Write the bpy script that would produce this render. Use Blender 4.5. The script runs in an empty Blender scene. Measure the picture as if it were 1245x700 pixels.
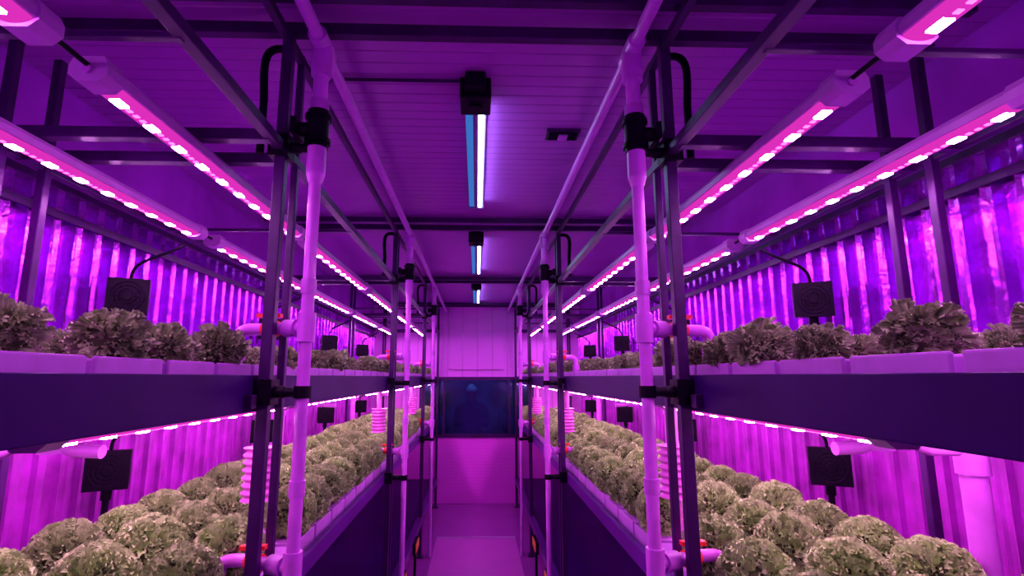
import bpy, math, random
from mathutils import Vector, Matrix, noise
random.seed(4)
EH = 1.34
sc = bpy.context.scene
try:
    sc.view_settings.view_transform = 'Standard'
except Exception:
    pass

# ------------------------------------------------------------ materials; lamp violet is partly put into the non-plant base colours
def mat(name, col, rough=0.5, metal=0.0, emis=None, estr=0.0, nscale=None, namt=0.15, bump=0.0, bscale=40, spec=0.5):
    m = bpy.data.materials.new(name); m.use_nodes = True
    nt = m.node_tree; b = nt.nodes['Principled BSDF']
    b.inputs['Base Color'].default_value = (*col, 1)
    b.inputs['Roughness'].default_value = rough
    b.inputs['Metallic'].default_value = metal
    b.inputs['Specular IOR Level'].default_value = spec
    if emis:
        b.inputs['Emission Color'].default_value = (*emis, 1)
        b.inputs['Emission Strength'].default_value = estr
        m.cycles.emission_sampling = 'NONE'
    tc = nt.nodes.new('ShaderNodeTexCoord')
    if nscale:
        n = nt.nodes.new('ShaderNodeTexNoise'); n.inputs['Scale'].default_value = nscale; n.inputs['Detail'].default_value = 5
        nt.links.new(tc.outputs['Object'], n.inputs['Vector'])
        r = nt.nodes.new('ShaderNodeValToRGB')
        r.color_ramp.elements[0].position = 0.3; r.color_ramp.elements[1].position = 0.7
        r.color_ramp.elements[0].color = (*[c * (1 - namt) for c in col], 1)
        r.color_ramp.elements[1].color = (*[min(1, c * (1 + namt)) for c in col], 1)
        nt.links.new(n.outputs['Fac'], r.inputs['Fac']); nt.links.new(r.outputs['Color'], b.inputs['Base Color'])
    if bump:
        n = nt.nodes.new('ShaderNodeTexNoise'); n.inputs['Scale'].default_value = bscale; n.inputs['Detail'].default_value = 3
        nt.links.new(tc.outputs['Object'], n.inputs['Vector'])
        bp = nt.nodes.new('ShaderNodeBump'); bp.inputs['Strength'].default_value = bump; bp.inputs['Distance'].default_value = 0.01
        nt.links.new(n.outputs['Fac'], bp.inputs['Height']); nt.links.new(bp.outputs['Normal'], b.inputs['Normal'])
    return m

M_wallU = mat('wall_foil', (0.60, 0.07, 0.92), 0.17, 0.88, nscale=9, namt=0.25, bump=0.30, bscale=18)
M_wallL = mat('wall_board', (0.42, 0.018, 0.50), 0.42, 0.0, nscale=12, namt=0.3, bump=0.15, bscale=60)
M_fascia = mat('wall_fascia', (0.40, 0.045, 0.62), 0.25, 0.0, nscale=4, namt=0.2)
M_steel = mat('rack_steel', (0.045, 0.003, 0.085), 0.35, 0.0, nscale=20, namt=0.3, spec=.25)
M_beam = mat('rack_beam', (0.030, 0.0003, 0.095), 0.35, 0.0, nscale=6, namt=0.2, spec=.07)
M_rail = mat('rack_rail', (0.09, 0.004, 0.20), 0.35, 0.0, nscale=6, namt=0.2, spec=.3)
M_pvc = mat('pvc_pipe', (0.68, 0.14, 0.80), 0.3, nscale=30, namt=0.08)
M_pvcd = mat('pvc_fitting', (0.58, 0.12, 0.7), 0.35, nscale=30, namt=0.1)
M_black = mat('black_plastic', (0.004, 0.001, 0.009), 0.45, nscale=30, namt=0.3, spec=.12)
M_grill = mat('dark_grille', (0.006, 0.002, 0.012), 0.45, nscale=30, namt=0.3, spec=.12)
M_red = mat('red_plastic', (0.9, 0.03, 0.03), 0.4, nscale=30, namt=0.1, emis=(1, .02, .03), estr=0.03)  # faint glow added to the plastic; valve parts are no lamps
M_orange = mat('orange_plastic', (1.0, 0.30, 0.03), 0.45, nscale=30, namt=0.1)
M_chan = mat('channel_plastic', (0.52, 0.17, 0.66), 0.5, nscale=20, namt=0.12)
M_house = mat('lamp_housing', (0.55, 0.20, 0.66), 0.35, nscale=30, namt=0.05)
M_cup = mat('cup_plastic', (0.8, 0.16, 0.7), 0.4, nscale=30, namt=0.1)

def emit(name, col, s, sample=True):
    m = bpy.data.materials.new(name); m.use_nodes = True
    nt = m.node_tree; nt.nodes.clear()
    o = nt.nodes.new('ShaderNodeOutputMaterial'); e = nt.nodes.new('ShaderNodeEmission')
    e.inputs[0].default_value = (*col, 1); e.inputs[1].default_value = s
    nt.links.new(e.outputs[0], o.inputs[0])
    if not sample: m.cycles.emission_sampling = 'NONE'
    return m
E_dotU = emit('led_violet', (0.92, 0.26, 0.98), 245)
E_dotL = emit('led_magenta', (1.0, 0.32, 0.92), 205)
E_dotR = emit('led_red', (1.0, 0.04, 0.35), 9, False)
E_diff = emit('led_diffuser', (0.90, 0.035, 0.62), 0.8, False)
E_white = emit('ceiling_tube_white', (0.5, 0.78, 1.0), 22)
E_blue = emit('batten_side_glow', (0.07, 0.28, 0.9), 0.6, False)  # added glow for the bluish reflection on the batten's side

def lines_mat(name, col, rough, axis, freq, depth, metal=0, dark=0.25, noise_amt=0.2, width=0.12):
    m = mat(name, col, rough, metal)
    nt = m.node_tree; b = nt.nodes['Principled BSDF']
    tc = nt.nodes.new('ShaderNodeTexCoord'); sp = nt.nodes.new('ShaderNodeSeparateXYZ')
    nt.links.new(tc.outputs['Object'], sp.inputs[0])
    mu = nt.nodes.new('ShaderNodeMath'); mu.operation = 'MULTIPLY'; mu.inputs[1].default_value = freq
    nt.links.new(sp.outputs[axis], mu.inputs[0])
    fr = nt.nodes.new('ShaderNodeMath'); fr.operation = 'FRACT'; nt.links.new(mu.outputs[0], fr.inputs[0])
    r = nt.nodes.new('ShaderNodeValToRGB'); e = r.color_ramp.elements
    e[0].position = 0; e[0].color = (0, 0, 0, 1); e[1].position = width; e[1].color = (1, 1, 1, 1)
    nt.links.new(fr.outputs[0], r.inputs[0])
    n = nt.nodes.new('ShaderNodeTexNoise'); n.inputs['Scale'].default_value = 3; n.inputs['Detail'].default_value = 6
    nt.links.new(tc.outputs['Object'], n.inputs['Vector'])
    mx = nt.nodes.new('ShaderNodeMixRGB'); mx.inputs[1].default_value = (*[c * (1 - dark) for c in col], 1); mx.inputs[2].default_value = (*col, 1)
    nt.links.new(r.outputs[0], mx.inputs[0])
    mx2 = nt.nodes.new('ShaderNodeMixRGB'); mx2.blend_type = 'MULTIPLY'; mx2.inputs[0].default_value = noise_amt
    nt.links.new(mx.outputs[0], mx2.inputs[1]); nt.links.new(n.outputs['Fac'], mx2.inputs[2])
    nt.links.new(mx2.outputs[0], b.inputs['Base Color'])
    bp = nt.nodes.new('ShaderNodeBump'); bp.inputs['Strength'].default_value = depth; bp.inputs['Distance'].default_value = 0.01
    nt.links.new(r.outputs[0], bp.inputs['Height']); nt.links.new(bp.outputs[0], b.inputs['Normal'])
    return m
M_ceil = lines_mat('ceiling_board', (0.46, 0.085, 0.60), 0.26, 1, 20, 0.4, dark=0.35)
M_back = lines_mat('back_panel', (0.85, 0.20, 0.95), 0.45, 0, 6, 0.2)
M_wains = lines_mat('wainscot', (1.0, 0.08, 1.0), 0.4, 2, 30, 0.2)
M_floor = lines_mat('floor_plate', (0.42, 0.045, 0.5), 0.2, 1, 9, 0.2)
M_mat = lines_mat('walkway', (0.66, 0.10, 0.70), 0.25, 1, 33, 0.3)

# lettuce
def leafmat(name, c0, c1):
    m = bpy.data.materials.new(name); m.use_nodes = True
    nt = m.node_tree; b = nt.nodes['Principled BSDF']; b.inputs['Roughness'].default_value = 0.5
    b.inputs['Specular IOR Level'].default_value = 0.25
    tc = nt.nodes.new('ShaderNodeTexCoord'); n = nt.nodes.new('ShaderNodeTexNoise'); n.inputs['Scale'].default_value = 26; n.inputs['Detail'].default_value = 4
    nt.links.new(tc.outputs['Object'], n.inputs['Vector'])
    r = nt.nodes.new('ShaderNodeValToRGB'); e = r.color_ramp.elements
    e[0].position = 0.3; e[0].color = (*c0, 1); e[1].position = 0.7; e[1].color = (*c1, 1)
    oi = nt.nodes.new('ShaderNodeObjectInfo'); mr = nt.nodes.new('ShaderNodeMapRange'); mr.inputs[3].default_value = .75; mr.inputs[4].default_value = 1.05
    nt.links.new(oi.outputs['Random'], mr.inputs[0])
    hs = nt.nodes.new('ShaderNodeHueSaturation'); nt.links.new(mr.outputs[0], hs.inputs['Value'])
    nt.links.new(n.outputs['Fac'], r.inputs[0]); nt.links.new(r.outputs[0], hs.inputs['Color']); nt.links.new(hs.outputs[0], b.inputs['Base Color'])
    return m
M_leaf = leafmat('lettuce_leaf', (0.34, 0.60, 0.17), (0.62, 0.92, 0.36))
M_leafY = leafmat('young_lettuce_leaf', (0.24, 0.40, 0.15), (0.50, 0.70, 0.30))
M_core = mat('lettuce_core', (0.08, 0.13, 0.03), .7, nscale=30)

# ------------------------------------------------------------ mesh builder
class B:
    def __init__(s): s.v = []; s.f = []; s.m = []; s.s = []; s.mats = []
    def mi(s, m):
        if m not in s.mats: s.mats.append(m)
        return s.mats.index(m)
    def add(s, vs, fs, m, smooth=False):
        o = len(s.v); s.v += [tuple(v) for v in vs]; k = s.mi(m)
        for f in fs:
            s.f.append([o + i for i in f]); s.m.append(k); s.s.append(smooth)
    def box(s, x0, x1, y0, y1, z0, z1, m, rot=None, c=None):
        vs = [Vector((x, y, z)) for z in (z0, z1) for y in (y0, y1) for x in (x0, x1)]
        if rot is not None:
            cc = Vector(c); vs = [rot @ (v - cc) + cc for v in vs]
        s.add(vs, [(0, 2, 3, 1), (4, 5, 7, 6), (0, 1, 5, 4), (2, 6, 7, 3), (0, 4, 6, 2), (1, 3, 7, 5)], m)
    def cyl(s, p0, p1, r, m, seg=18, r2=None, caps=True):
        p0 = Vector(p0); p1 = Vector(p1); r2 = r if r2 is None else r2
        d = (p1 - p0).normalized(); a = d.orthogonal().normalized(); bb = d.cross(a)
        vs = []
        for p, rr in ((p0, r), (p1, r2)):
            for i in range(seg):
                t = 2 * math.pi * i / seg; vs.append(p + (a * math.cos(t) + bb * math.sin(t)) * rr)
        s.add(vs, [(i, (i + 1) % seg, seg + (i + 1) % seg, seg + i) for i in range(seg)], m, True)
        if caps:
            s.add(vs[:seg], [list(range(seg))[::-1]], m); s.add(vs[seg:], [list(range(seg))], m)
    def tube(s, pts, r, m, seg=12):
        pts = [Vector(p) for p in pts]; vs = []; n = len(pts)
        prev = None
        for i, p in enumerate(pts):
            d = (pts[min(i + 1, n - 1)] - pts[max(i - 1, 0)]).normalized()
            if prev is None: a = d.orthogonal().normalized()
            else: a = (prev - d * prev.dot(d)).normalized()
            prev = a; bb = d.cross(a)
            for k in range(seg):
                t = 2 * math.pi * k / seg; vs.append(p + (a * math.cos(t) + bb * math.sin(t)) * r)
        fs = [(i * seg + k, i * seg + (k + 1) % seg, (i + 1) * seg + (k + 1) % seg, (i + 1) * seg + k) for i in range(n - 1) for k in range(seg)]
        s.add(vs, fs, m, True)
        s.add(vs[:seg], [list(range(seg))[::-1]], m); s.add(vs[-seg:], [list(range(seg))], m)
    def mesh(s, name):
        me = bpy.data.meshes.new(name); me.from_pydata(s.v, [], s.f)
        for m in s.mats: me.materials.append(m)
        me.polygons.foreach_set('material_index', s.m); me.polygons.foreach_set('use_smooth', s.s)
        me.update(); return me
    def obj(s, name, parent=None, loc=(0, 0, 0), bevel=0):
        return place(name, s.mesh(name), parent, loc, bevel)
def place(name, me, parent=None, loc=(0, 0, 0), bevel=0, rot=(0, 0, 0), scale=(1, 1, 1)):
    o = bpy.data.objects.new(name, me); sc.collection.objects.link(o)
    o.location = loc; o.rotation_euler = rot; o.scale = scale
    if parent: o.parent = parent
    if bevel:
        md = o.modifiers.new('bevel', 'BEVEL'); md.width = bevel; md.segments = 2; md.limit_method = 'ANGLE'
    return o
def bez(p0, p1, p2, p3, n=14):
    p0, p1, p2, p3 = map(Vector, (p0, p1, p2, p3)); out = []
    for i in range(n + 1):
        t = i / n; u = 1 - t
        out.append(p0 * u**3 + p1 * 3 * u * u * t + p2 * 3 * u * t * t + p3 * t**3)
    return out
Z = lambda z: z + EH

WX = 1.17; YB = 5.95; YF = -1.2; CZ = Z(0.80)
# ------------------------------------------------------------ shell
b = B(); b.box(-1.25, 1.25, YF, YB + 0.02, -0.06, 0, M_floor); b.obj('floor')
b = B(); b.box(-0.33, 0.33, YF + .1, 4.70, 0.0, 0.012, M_mat)
b.box(-0.33, 0.33, 4.69, 4.715, 0.0, 0.016, M_chan); b.obj('walkway_mat')
b = B(); b.box(-1.25, 1.25, YF, YB + 0.06, CZ, CZ + 0.06, M_ceil); b.obj('ceiling')

def corr(side, name):
    b = B(); per = 0.080; prof = [(0, 0), (0.50, 0), (0.55, 0.028), (0.64, 0.020), (0.80, 0.020), (0.89, 0.028), (0.94, 0)]
    ys = []; y = YF
    while y < YB:
        for t, d in prof:
            if y + t * per < YB: ys.append((y + t * per, d))
        y += per
    ys.append((YB, 0))
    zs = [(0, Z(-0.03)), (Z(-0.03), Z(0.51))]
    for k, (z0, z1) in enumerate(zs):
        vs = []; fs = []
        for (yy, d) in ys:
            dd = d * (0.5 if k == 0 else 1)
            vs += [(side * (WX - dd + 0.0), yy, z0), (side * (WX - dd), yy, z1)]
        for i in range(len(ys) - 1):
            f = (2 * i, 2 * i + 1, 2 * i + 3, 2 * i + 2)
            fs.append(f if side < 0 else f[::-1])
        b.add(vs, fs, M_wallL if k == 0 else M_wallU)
    b.box(*sorted((side * (WX + 0.002), side * (WX + 0.08))), YF, YB, 0, CZ, M_fascia)
    b.box(*sorted((side * (WX - 0.004), side * (WX + 0.002))), YF, YB, Z(0.51), CZ, M_fascia)
    b.obj(name)
corr(-1, 'wall_left'); corr(1, 'wall_right')
for sd in (-1, 1):
    b = B()
    b.box(*sorted((sd * (WX - 0.028), sd * (WX - 0.036))), YF, YB, Z(0.425), Z(0.446), M_steel)
    b.box(*sorted((sd * (WX - 0.0), sd * (WX - 0.030))), YF, YB, Z(0.505), Z(0.525), M_steel)
    b.obj('trim_1' if sd < 0 else 'trim_2')
# back wall with window opening
WZ0 = Z(-0.63); WZ1 = Z(-0.02); WW = 0.62
b = B()
b.box(-WX, WX, YB, YB + 0.06, 0, WZ0, M_wains)
b.box(-WX, WX, YB, YB + 0.06, WZ1, CZ, M_back)
b.box(-WX, -WW, YB, YB + 0.06, WZ0, WZ1, M_back); b.box(WW, WX, YB, YB + 0.06, WZ0, WZ1, M_back)
b.box(-0.30, 0.30, YB - 0.02, YB, Z(0.08), Z(0.50), M_back)
b.obj('wall_back', bevel=0.003)
b = B()
wf = M_steel
b.box(-WW - .02, WW + .02, YB - .02, YB + .04, WZ0 - .02, WZ0 + .015, wf); b.box(-WW - .02, WW + .02, YB - .02, YB + .04, WZ1 - .015, WZ1 + .02, wf)
for x in (-WW, -0.36, 0.36, WW): b.box(x - .010, x + .010, YB - .018, YB + .035, WZ0, WZ1, wf)
G = bpy.data.materials.new('window_glass'); G.use_nodes = True; nt = G.node_tree; nt.nodes.clear()
o = nt.nodes.new('ShaderNodeOutputMaterial'); mx = nt.nodes.new('ShaderNodeMixShader'); tr = nt.nodes.new('ShaderNodeBsdfTransparent'); gl = nt.nodes.new('ShaderNodeBsdfGlossy')
tr.inputs[0].default_value = (.75, .8, .9, 1); gl.inputs['Roughness'].default_value = 0.08; gl.inputs[0].default_value = (.4, .6, 1, 1); mx.inputs[0].default_value = 0.09
nt.links.new(tr.outputs[0], mx.inputs[1]); nt.links.new(gl.outputs[0], mx.inputs[2]); nt.links.new(mx.outputs[0], o.inputs[0])
b.box(-WW, WW, YB + .005, YB + .011, WZ0, WZ1, G)
b.obj('window_1')
# made-up dim room, stands in for the reflection in the window glass
M_stand_in_room = mat('stand_in_room', (0.06, 0.14, 0.26), 0.6, nscale=3, namt=0.6)
b = B(); y0 = YB + .06; y1 = 8.4
b.box(-1.4, 1.4, y1, y1 + .05, 0, 2.4, M_stand_in_room); b.box(-1.45, -1.4, y0, y1, 0, 2.4, M_stand_in_room); b.box(1.4, 1.45, y0, y1, 0, 2.4, M_stand_in_room)
b.obj('stand_in_wall')
b = B(); b.box(-1.45, 1.45, y0, y1, -.06, 0, M_stand_in_room); b.obj('stand_in_floor')
b = B(); b.box(-1.45, 1.45, y0, y1, 2.4, 2.45, M_stand_in_room); b.obj('stand_in_ceiling')
b = B(); b.box(-.45, .45, 7.1, 7.2, 2.36, 2.40, emit('added_glow', (.2, .5, 1), 11)); b.obj('added_fill_light')  # made-up emitter that brightens the stand-in room and figure
# made-up seated figure, stands in for a person's reflection in the glass
M_reflection_cloth = mat('reflection_dark_cloth', (0.015, 0.022, 0.06), 0.8, nscale=20); M_reflection_cap = mat('reflection_blue_cap', (0.3, 0.65, 1.0), 0.6, nscale=20)
def reflection_skin(name, pts, edges, rad, m, parent, sub=2):
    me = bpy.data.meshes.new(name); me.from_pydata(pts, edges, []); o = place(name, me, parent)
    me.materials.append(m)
    md = o.modifiers.new('reflection_skin', 'SKIN')
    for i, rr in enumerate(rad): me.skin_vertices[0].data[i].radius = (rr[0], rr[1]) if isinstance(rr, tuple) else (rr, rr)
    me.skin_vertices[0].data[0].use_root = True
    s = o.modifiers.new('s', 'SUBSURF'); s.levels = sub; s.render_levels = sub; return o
per = bpy.data.objects.new('reflection_figure', None); sc.collection.objects.link(per)
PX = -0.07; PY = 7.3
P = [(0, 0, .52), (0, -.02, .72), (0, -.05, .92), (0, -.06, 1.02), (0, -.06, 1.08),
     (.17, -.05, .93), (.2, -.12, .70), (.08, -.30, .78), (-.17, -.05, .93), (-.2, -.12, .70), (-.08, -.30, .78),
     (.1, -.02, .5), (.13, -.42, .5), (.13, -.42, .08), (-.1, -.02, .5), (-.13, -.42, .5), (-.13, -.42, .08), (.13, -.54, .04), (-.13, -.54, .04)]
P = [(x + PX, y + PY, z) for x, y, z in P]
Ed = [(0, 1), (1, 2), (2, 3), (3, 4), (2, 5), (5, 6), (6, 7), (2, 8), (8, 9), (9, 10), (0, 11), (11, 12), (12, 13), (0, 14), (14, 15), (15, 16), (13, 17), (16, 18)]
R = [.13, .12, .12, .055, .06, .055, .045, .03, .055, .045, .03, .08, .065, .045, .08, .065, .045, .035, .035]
reflection_skin('reflection_body', P, Ed, R, M_reflection_cloth, per)
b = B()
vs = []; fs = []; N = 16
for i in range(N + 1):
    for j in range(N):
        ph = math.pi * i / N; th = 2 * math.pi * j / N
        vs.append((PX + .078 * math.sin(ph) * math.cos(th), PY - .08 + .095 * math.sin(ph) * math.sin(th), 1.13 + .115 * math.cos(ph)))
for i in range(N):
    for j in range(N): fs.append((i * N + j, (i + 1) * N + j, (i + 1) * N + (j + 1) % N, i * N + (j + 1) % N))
b.add(vs, fs[:N * 6], M_reflection_cap, True); b.add(vs, fs[N * 6:], mat('reflection_skin', (.2, .12, .12), .6), True)
b.box(PX - .06, PX + .06, PY - .24, PY - .14, 1.155, 1.165, M_reflection_cap); b.box(PX - .04, PX + .04, PY - .345, PY - .335, .78, .84, M_reflection_cloth)
b.obj('reflection_head_and_phone', per)
b = B(); b.cyl((PX, PY, .35), (PX, PY, .385), .18, M_black); b.cyl((PX, PY, 0.02), (PX, PY, .35), .025, M_black); b.cyl((PX, PY, 0), (PX, PY, .02), .17, M_black); b.obj('stand_in_stool')  # stool added only to seat the stand-in figure

# ------------------------------------------------------------ racks
ST = [-0.497, 1.09, 2.677, 4.264, 5.80]
PXR = 0.425
for sd in (-1, 1):
    root = bpy.data.objects.new('grow_rack', None); sc.collection.objects.link(root)
    def bx(b, x0, x1, *a): b.box(*sorted((sd * x0, sd * x1)), *a)
    b = B()
    for y in ST:
        for dy in (0, 0.085):
            w = 0.0115 if dy == 0 else 0.008
            bx(b, PXR - w, PXR + w, y + dy - w, y + dy + w, 0, Z(0.76), M_steel)
        for dy in (0, .12): bx(b, 1.01, 1.03, y + dy - .010, y + dy + .010, 0, Z(0.76), M_steel)
        bx(b, PXR - .03, PXR + .03, y - .03, y + .03, 0, .012, M_steel)
    b.obj('posts', root, bevel=0.002)
    b = B()
    y0, y1 = ST[0] - .02, 5.88
    bx(b, .440, .452, y0, y1, Z(-0.068), Z(0.004), M_beam); bx(b, .452, .475, y0, y1, Z(-0.068), Z(-.058), M_beam); bx(b, .452, .47, y0, y1, Z(-.004), Z(0.004), M_beam)
    bx(b, 1.04, 1.06, y0, y1, Z(-0.06), Z(0.0), M_beam)
    bx(b, .452, 1.05, y0, y1, Z(-.032), Z(-.026), M_beam)
    bx(b, .440, .455, y0, y1, Z(-.505), Z(-.455), M_rail); bx(b, .455, .48, y0, y1, Z(-.505), Z(-.495), M_rail)
    bx(b, 1.04, 1.06, y0, y1, Z(-.505), Z(-.455), M_beam); bx(b, .452, 1.05, y0, y1, Z(-.486), Z(-.48), M_beam)
    bx(b, .41, .45, y0, y1, .24, .29, M_rail); bx(b, .45, 1.05, y0, y1, .262, .268, M_beam); bx(b, 1.04, 1.06, y0, y1, .24, .29, M_beam)
    b.obj('shelf_beams', root, bevel=0.002)
    b = B()
    bx(b, PXR - .011, PXR + .011, y0, y1, Z(.478), Z(.498), M_steel)
    bx(b, PXR - .009, PXR + .009, y0, y1, Z(.737), Z(.755), M_steel)
    bx(b, 1.015, 1.035, y0, y1, Z(.478), Z(.50), M_steel)
    for y in ST[:-1] + [5.7]:
        for dy in (-.06, .06): bx(b, PXR, 1.03, y + dy - .012, y + dy + .012, Z(.476), Z(.500), M_steel)
        bx(b, PXR, 1.05, y - .06, y - .035, Z(-.06), Z(-.034), M_steel)
    for y in (.70, 1.72, 3.76, 4.78): bx(b, PXR, 1.03, y - .006, y + .006, Z(.476), Z(.486), M_steel)
    b.obj('lamp_rails', root, bevel=0.0015)
    b = B()
    for y in ST[:-1]:
        b.tube([(sd * .43, y + .03, Z(.74))] + bez((sd * .45, y + .03, Z(.745)), (sd * .50, y + .03, Z(.75)), (sd * .49, y + .03, Z(.70)), (sd * .485, y + .03, Z(.62)), 10) + [(sd * .485, y + .03, Z(.49))], .009, M_black)
        for zz in (.49, -.03, -.48):
            bx(b, PXR - .02, PXR + .022, y - .022, y + .022, Z(zz - .025), Z(zz + .025), M_black)
            b.cyl((sd * .385, y, Z(zz)), (sd * (PXR), y, Z(zz)), .012, M_black)
            b.cyl((sd * .35, y, Z(zz - .012)), (sd * .35, y, Z(zz + .012)), .018, M_black)
            b.cyl((sd * .35, y, Z(zz)), (sd * .39, y, Z(zz)), .010, M_black)
    b.obj('conduits_and_clamps', root)
    if sd < 0:
        b = B()
        for y in ST[:-1] + [5.75]:
            b.box(-1.06, 1.06, y - .012, y + .012, Z(.757), Z(.785), M_steel); b.box(-1.06, 1.06, y - .12, y - .096, Z(.765), Z(.79), M_steel)
        b.obj('cross_ties', root, bevel=0.0015)
    b = B()
    for y in (3.1, 3.75):
        bx(b, .392, .41, y - .10, y + .10, .20, .27, M_black); bx(b, .386, .392, y - .09, y + .09, .21, .262, M_orange)
        bx(b, .395, .41, y - .02, y + .02, 0, .20, M_black)
    b.obj('foot_blocks', root, bevel=0.003)

    # -------- irrigation pipework
    b = B(); XP = sd * 0.35
    b.cyl((XP, YF + .1, Z(.735)), (XP, 5.93, Z(.735)), .0138, M_pvc)
    for y in ST[:-1]:
        b.cyl((XP, y - .045, Z(.735)), (XP, y + .045, Z(.735)), .020, M_pvc)
        b.cyl((XP, y, Z(.735)), (XP, y, Z(.66)), .022, M_pvc)
        b.cyl((XP, y, Z(.66)), (XP, y, Z(.57)), .016, M_pvc)
        b.cyl((XP, y, Z(.60)), (XP, y, Z(.565)), .021, M_pvcd)
        b.cyl((XP, y, Z(.575)), (XP, y, Z(.49)), .023, M_black); b.cyl((XP, y, Z(.565)), (XP, y, Z(.555)), .028, M_black); b.cyl((XP, y, Z(.51)), (XP, y, Z(.50)), .028, M_black)
        b.cyl((XP, y, Z(.533)), (XP + sd * .045, y, Z(.533)), .016, M_black)
        b.box(XP + sd * .045 - .006, XP + sd * .045 + .006, y - .028, y + .028, Z(.515), Z(.551), M_black)
        b.cyl((XP, y, Z(.49)), (XP, y, Z(.43)), .020, M_pvc); b.cyl((XP, y, Z(.43)), (XP, y, Z(.41)), .020, M_pvc, r2=.014)
        b.cyl((XP, y, Z(.42)), (XP, y, 0.0), .0128, M_pvc)
        b.cyl((XP, y, Z(.20)), (XP, y, Z(.17)), .0155, M_pvcd); b.cyl((XP, y, Z(-.20)), (XP, y, Z(-.23)), .0155, M_pvcd)
        for zz in (.10, -.36):
            b.cyl((XP, y, Z(zz - .03)), (XP, y, Z(zz + .03)), .018, M_pvc)
            pts = [(XP, y, Z(zz)), (XP + sd * .10, y + .045, Z(zz))] + bez((XP + sd * .13, y + .05, Z(zz)), (XP + sd * .155, y + .05, Z(zz)), (XP + sd * .16, y + .05, Z(zz - .01)), (XP + sd * .16, y + .05, Z(zz - .035)), 8) + [(XP + sd * .16, y + .05, Z(zz - .098 if zz > 0 else zz - .118))]
            b.tube(pts, .0125, M_pvc, 14)
            b.cyl((XP + sd * .02, y + .008, Z(zz)), (XP + sd * .05, y + .024, Z(zz)), .018, M_pvcd)
            b.cyl((XP + sd * .16, y + .05, Z(zz - .04)), (XP + sd * .16, y + .05, Z(zz - .065)), .018, M_pvcd)
            b.cyl((XP + sd * .085, y + .036, Z(zz)), (XP + sd * .085, y + .036, Z(zz + .028)), .009, M_red)
            b.box(*sorted((XP + sd * .065, XP + sd * .115)), y + .028, y + .044, Z(zz + .024), Z(zz + .032), M_red)
            b.cyl((XP + sd * .07, y + .03, Z(zz)), (XP + sd * .10, y + .045, Z(zz)), .0165, M_red)
    b.obj('irrigation_pipework')

    # -------- drainage
    for y in (1.06, 2.74, 4.30):
        b = B(); xw = sd * .985
        b.cyl((xw, y, 0), (xw, y, Z(-.14)), .023, M_pvc, 24)
        b.cyl((xw, y, Z(-.19)), (xw, y, Z(-.115)), .028, M_pvcd, 24)
        b.tube([(sd * .98, y, Z(-.142)), (sd * .90, y, Z(-.142)), (sd * .86, y, Z(-.125)), (sd * .80, y, Z(-.125)), (sd * .76, y, Z(-.138)), (sd * .71, y, Z(-.140))], .013, M_pvc, 14)
        b.cyl((sd * .80, y, Z(-.142)), (sd * .80, y, Z(-.034)), .026, M_pvcd, 24)
        b.obj('drain_pipe')
        b = B(); yt = y + .38; xt = sd * (.56 if sd < 0 else .525)
        b.cyl((xt, yt, Z(-.19)), (xt, yt, Z(-.034)), .014, M_cup)
        vs = []; fs = []; sg = 28; nr = 49
        for i in range(nr):
            z = -.18 - .13 * i / (nr - 1); rr = .038 + .005 * math.cos(2 * math.pi * 7 * i / (nr - 1))
            for k in range(sg): vs.append((xt + rr * math.cos(2 * math.pi * k / sg), yt + rr * math.sin(2 * math.pi * k / sg), Z(z)))
        for i in range(nr - 1):
            for k in range(sg): fs.append((i * sg + k, (i + 1) * sg + k, (i + 1) * sg + (k + 1) % sg, i * sg + (k + 1) % sg))
        b.add(vs, fs, M_cup, True); b.add(vs[:sg], [list(range(sg))], M_cup); b.add(vs[-sg:], [list(range(sg))[::-1]], M_cup)
        b.cyl((xt, yt, Z(-.31)), (xt, yt, Z(-.43)), .014, M_cup)
        b.obj('ribbed_drain_trap')

# ------------------------------------------------------------ LED grow lights
def lamp_mesh(dotm, name):
    b = B(); L = .44
    prof = [(-.019, .016), (.019, .016), (.025, .006), (.025, -.008), (-.025, -.008), (-.025, .006)]
    vs = [(x, -L, z) for x, z in prof] + [(x, L, z) for x, z in prof]; n = 6
    b.add(vs, [(i, i + n, (i + 1) % n + n, (i + 1) % n) for i in range(n)] , M_house)
    sg = 10; vs = []
    for yy in (-L, L):
        for i in range(sg + 1):
            t = math.pi * i / sg; vs.append((-.021 * math.cos(t), yy, -.008 - .009 * math.sin(t)))
    b.add(vs, [(i, i + 1, i + sg + 2, i + sg + 1) for i in range(sg)], E_diff, True)
    for e in (-1, 1):
        cv = [(-.022, .019), (.022, .019), (.029, .006), (.029, -.010), (.016, -.021), (-.016, -.021), (-.029, -.010), (-.029, .006)]
        y0, y1 = sorted((e * L, e * (L + .028))); y0 -= .012 if e > 0 else 0; y1 += .012 if e < 0 else 0
        vs = [(x, y0, z) for x, z in cv] + [(x, y1, z) for x, z in cv]; n = 8
        b.add(vs, [(i, i + n, (i + 1) % n + n, (i + 1) % n) for i in range(n)] + [tuple(range(n)), tuple(range(2 * n - 1, n - 1, -1))], M_house)
        b.cyl((0, e * (L + .026), -.002), (0, e * (L + .032), -.002), .007, M_pvcd, 10)
        b.box(-.012, .012, *sorted((e * (L - .01), e * (L + .005))), .016, .022, M_house)
    b.cyl((0, -.50, .004), (0, -L - .02, .004), .004, M_black, 8); b.cyl((0, L + .02, .004), (0, .52, .004), .004, M_black, 8)
    nd = 10
    for i in range(nd):
        y = -L + .045 + (2 * L - .09) * i / (nd - 1)
        b.box(-.0075, .0075, y - .013, y + .013, -.0195, -.0160, dotm)
        if i < nd - 1:
            yy = y + (2 * L - .09) / (nd - 1) / 2
            for d in (-.018, 0, .018): b.box(-.004, .004, yy + d - .004, yy + d + .004, -.0185, -.016, E_dotR)
    return b.mesh(name)
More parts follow.
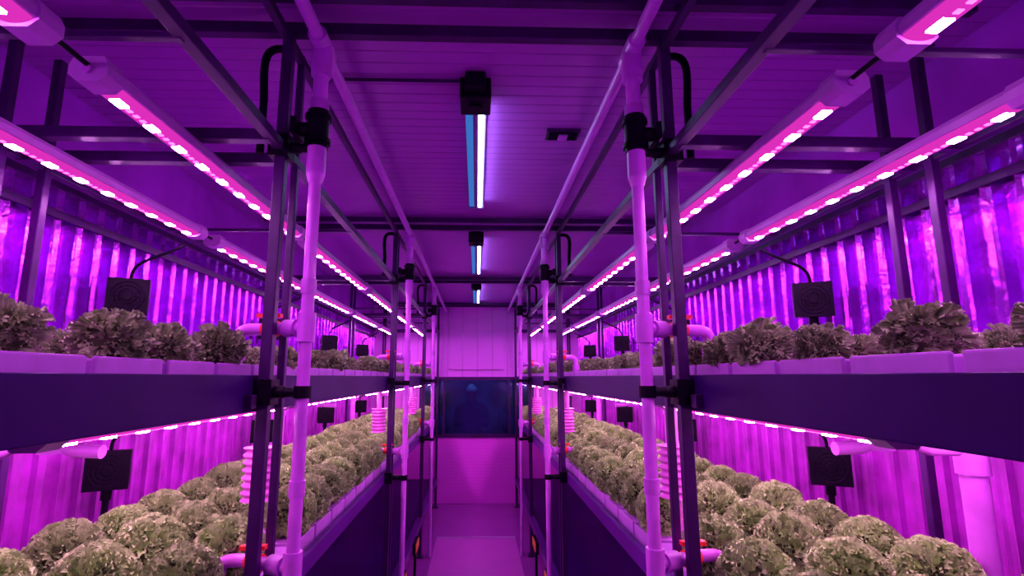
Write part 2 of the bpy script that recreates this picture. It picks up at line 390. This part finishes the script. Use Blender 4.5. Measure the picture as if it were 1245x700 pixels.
mU = lamp_mesh(E_dotU, 'led_grow_light_a'); mL = lamp_mesh(E_dotL, 'led_grow_light_b')
for sd in (-1, 1):
    for k in range(-1, 5):
        yc = .70 + .04 + .47 + 1.02 * k
        for x in (.585, .90):
            place('led_grow_light', mU, None, (sd * x, yc, Z(.457)))
        for x in (.60, .92):
            if k < 0: continue
            place('led_grow_light', mL, None, (sd * x, yc, Z(-.079)))

# ------------------------------------------------------------ ceiling fixtures
M_bat = mat('batten_body', (0.18, 0.08, 0.35), 0.4, nscale=30, namt=0.1)
for (y0, y1) in ((1.44, 2.32), (2.98, 3.90), (4.55, 5.5)):
    b = B()
    b.box(-.040, .024, y0, y1, CZ - .012, CZ, M_bat)
    for e in (y0 - .02, y1): b.box(-.042, .026, e, e + .02, CZ - .036, CZ, M_bat)
    b.cyl((.010, y0, CZ - .026), (.010, y1, CZ - .026), .0080, E_white, 14)
    b.box(-.038, -.016, y0, y1, CZ - .030, CZ - .012, E_blue); b.box(-.015, -.001, y0, y1, CZ - .034, CZ - .012, M_bat)
    b.obj('ceiling_batten_light')
    b = B()
    b.box(-.05, .035, y0 - .13, y0 - .03, CZ - .06, CZ, M_black); b.box(-.035, .02, y0 - .16, y0 - .13, CZ - .045, CZ, M_black)
    b.cyl((-.008, y0 - .03, CZ - .025), (-.008, y0 - .018, CZ - .025), .008, M_black)
    b.cyl((-.008, y0 - .08, CZ - .06), (-.008, y0 - .08, CZ - .068), .02, M_black)
    b.obj('junction_box', bevel=.004)
b = B()
b.box(.225, .335, 1.60, 1.665, CZ - .012, CZ, M_steel)
for i in range(5): b.box(.233, .327, 1.606 + i * .011, 1.611 + i * .011, CZ - .017, CZ - .012, M_black)
b.box(.265, .295, 1.615, 1.65, CZ - .02, CZ - .012, M_pvcd)
b.obj('ceiling_vent', bevel=.001)
b = B(); b.cyl((-.42, 1.32, CZ - .008), (-.05, 1.32, CZ - .008), .005, M_steel); b.obj('ceiling_conduit')

# ------------------------------------------------------------ fans
def fan_mesh(sd, cable_z, stem):
    rot = Matrix.Rotation(sd * -0.45, 3, 'Z')
    t = B()
    t.box(-.050, .050, -.03, .03, -.050, .050, M_black)
    t.box(-.054, .054, -.036, -.028, -.054, .054, M_black)
    for r0 in (.044, .033, .022, .012):
        n = 24
        pts = [(r0 * math.cos(2 * math.pi * i / n), -.038, r0 * math.sin(2 * math.pi * i / n)) for i in range(n + 1)]
        t.tube(pts, .0014, M_grill, 6)
    for i in range(6):
        a = math.pi * i / 6
        t.cyl((-.045 * math.cos(a), -.037, -.045 * math.sin(a)), (.045 * math.cos(a), -.037, .045 * math.sin(a)), .0012, M_grill, 6)
    t.cyl((0, -.041, 0), (0, -.034, 0), .011, M_black)
    t.box(-.025, .025, .03, .045, -.03, .03, M_black)
    t.cyl((0, 0, -.05), (0, 0, -.085), .014, M_black)
    t.cyl((0, 0, -.08), (0, 0, -stem), .009, M_black); t.cyl((0, 0, -stem), (0, 0, -stem + .012), .03, M_black)
    t.v = [tuple(rot @ Vector(v)) for v in t.v]
    t.tube(bez((0, 0, .048), (0, -.01, .12), (-sd * .05, .0, cable_z - .06), (-sd * .14, .02, cable_z), 14), .005, M_black, 8)
    return t.mesh('circulation_fan')
for sd in (-1, 1):
    fu = fan_mesh(sd, .17, .262); fl = fan_mesh(sd, .145, .217)
    for y in (1.62, 2.72, 3.82, 4.92):
        place('circulation_fan', fu, None, (sd * 1.06, y, Z(.262 - .024)))
        place('circulation_fan', fl, None, (sd * 1.06, y, Z(-.262)))

# ------------------------------------------------------------ lettuce
def lettuce(seed, nl=480, R=.085, lump_amt=.07, fl=1.75, lm=None):
    lm = lm or M_leaf
    rnd = random.Random(seed); b = B()
    N = 12; vs = []; fs = []
    for i in range(N + 1):
        for j in range(2 * N):
            ph = math.pi * i / N; th = math.pi * j / N; rr = R * .80
            vs.append((rr * math.sin(ph) * math.cos(th), rr * math.sin(ph) * math.sin(th), rr * math.cos(ph) * .92))
    for i in range(N):
        for j in range(2 * N): fs.append((i * 2 * N + j, (i + 1) * 2 * N + j, (i + 1) * 2 * N + (j + 1) % (2 * N), i * 2 * N + (j + 1) % (2 * N)))
    b.add(vs, fs, M_core, True)
    off = Vector((seed * 7.1, seed * 3.3, 0))
    for k in range(nl):
        t = (k + .5) / nl; zc = 1 - fl * t; th = k * 2.39996 + rnd.uniform(-.2, .2)
        rad = math.sqrt(max(0, 1 - zc * zc))
        d = Vector((rad * math.cos(th), rad * math.sin(th), zc)); d = (d + Vector([rnd.uniform(-.06, .06) for _ in range(3)])).normalized()
        lump = 1 + lump_amt * noise.noise(d * 2.6 + off)
        a = d.orthogonal().normalized(); a.rotate(Matrix.Rotation(rnd.uniform(0, 6.28), 3, d)); c = d.cross(a)
        NU, NV = 9, 3; w = R * rnd.uniform(.12, .19); r1 = R * rnd.uniform(.95, 1.04) * lump; ph0 = rnd.uniform(0, 6.28); fq = rnd.uniform(1.8, 2.8)
        vs = []
        for v in range(NV):
            tv = v / (NV - 1); rr = R * .74 + (r1 - R * .74) * tv
            for u in range(NU):
                tu = u / (NU - 1) * 2 - 1
                ruff = math.sin(tu * math.pi * fq + ph0) * R * .06 * tv
                bend = (tv**2) * R * .08
                p = d * (rr - abs(tu)**2 * R * .05 * tv + rnd.uniform(-.012, .012) * R * tv) + a * (tu * w * (.55 + .45 * tv)) + c * (ruff + bend)
                p.z *= .98
                vs.append(p)
        fs = [(v * NU + u, v * NU + u + 1, (v + 1) * NU + u + 1, (v + 1) * NU + u) for v in range(NV - 1) for u in range(NU - 1)]
        b.add(vs, fs, lm, True)
    return b.mesh('lettuce_head')
heads = [lettuce(s, 540) for s in (1, 2, 3, 4)]
young = [lettuce(s, 380, .085, .45, lm=M_leafY) for s in (11, 12, 13, 14)]
for sd in (-1, 1):
    for lvl, zt, xs, py, hs in (('up', -.022, (.515, .655, .795, .935), .158, .54), ('lo', -.48, (.530, .700, .870), .178, .86)):
        root = bpy.data.objects.new('lettuce_bed', None); sc.collection.objects.link(root)
        b = B(); ny = int(6.1 / py)
        for i in range(ny):
            y = -.2 + i * py
            if y > 5.75: break
            b.box(*sorted((sd * .478, sd * 1.035)), y - py * .44, y + py * .44, Z(zt), Z(zt + .045), M_chan)
            b.box(*sorted((sd * .474, sd * .480)), y - py * .46, y + py * .46, Z(zt + .0), Z(zt + .048), M_chan)
            for ci, x in enumerate(xs):
                if y < .25: continue
                if lvl == 'up' and random.random() < .20: continue
                if lvl == 'lo' and any(abs(y - (s + .38)) < .09 for s in (1.06, 2.74, 4.30)) and x < .6: continue
                if lvl == 'up': me = random.choice(young); s = hs * random.uniform(.75, 1.15); jz = .88
                else: me = random.choice(heads); s = hs * random.uniform(.92, 1.06); jz = 1.04
                j = .018 if lvl == 'up' else .006
                xx = sd * x + random.uniform(-j, j)
                yy = y + random.uniform(-j, j)
                place('lettuce', me, root, (xx, yy, Z(zt + .040 + .072 * s * jz)), 0,
                      (random.uniform(-.12, .12), random.uniform(-.12, .12), random.uniform(0, 6.28)), (s, s, s * jz * random.uniform(.92, 1.04)))
        b.obj('channels', root, bevel=.004)

# ------------------------------------------------------------ world, camera
w = bpy.data.worlds.new('World'); sc.world = w; w.use_nodes = True
w.node_tree.nodes['Background'].inputs[0].default_value = (.25, .03, .5, 1); w.node_tree.nodes['Background'].inputs[1].default_value = .8
cam = bpy.data.cameras.new('camera'); co = bpy.data.objects.new('camera', cam); sc.collection.objects.link(co)
cam.sensor_width = 36; cam.lens = 640 / 1245 * 36; cam.shift_x = 22.5 / 1245; cam.clip_start = .02
co.location = (0, 0, EH); co.rotation_euler = (math.radians(90 + 9.58), 0, math.radians(-1.79))
sc.camera = co
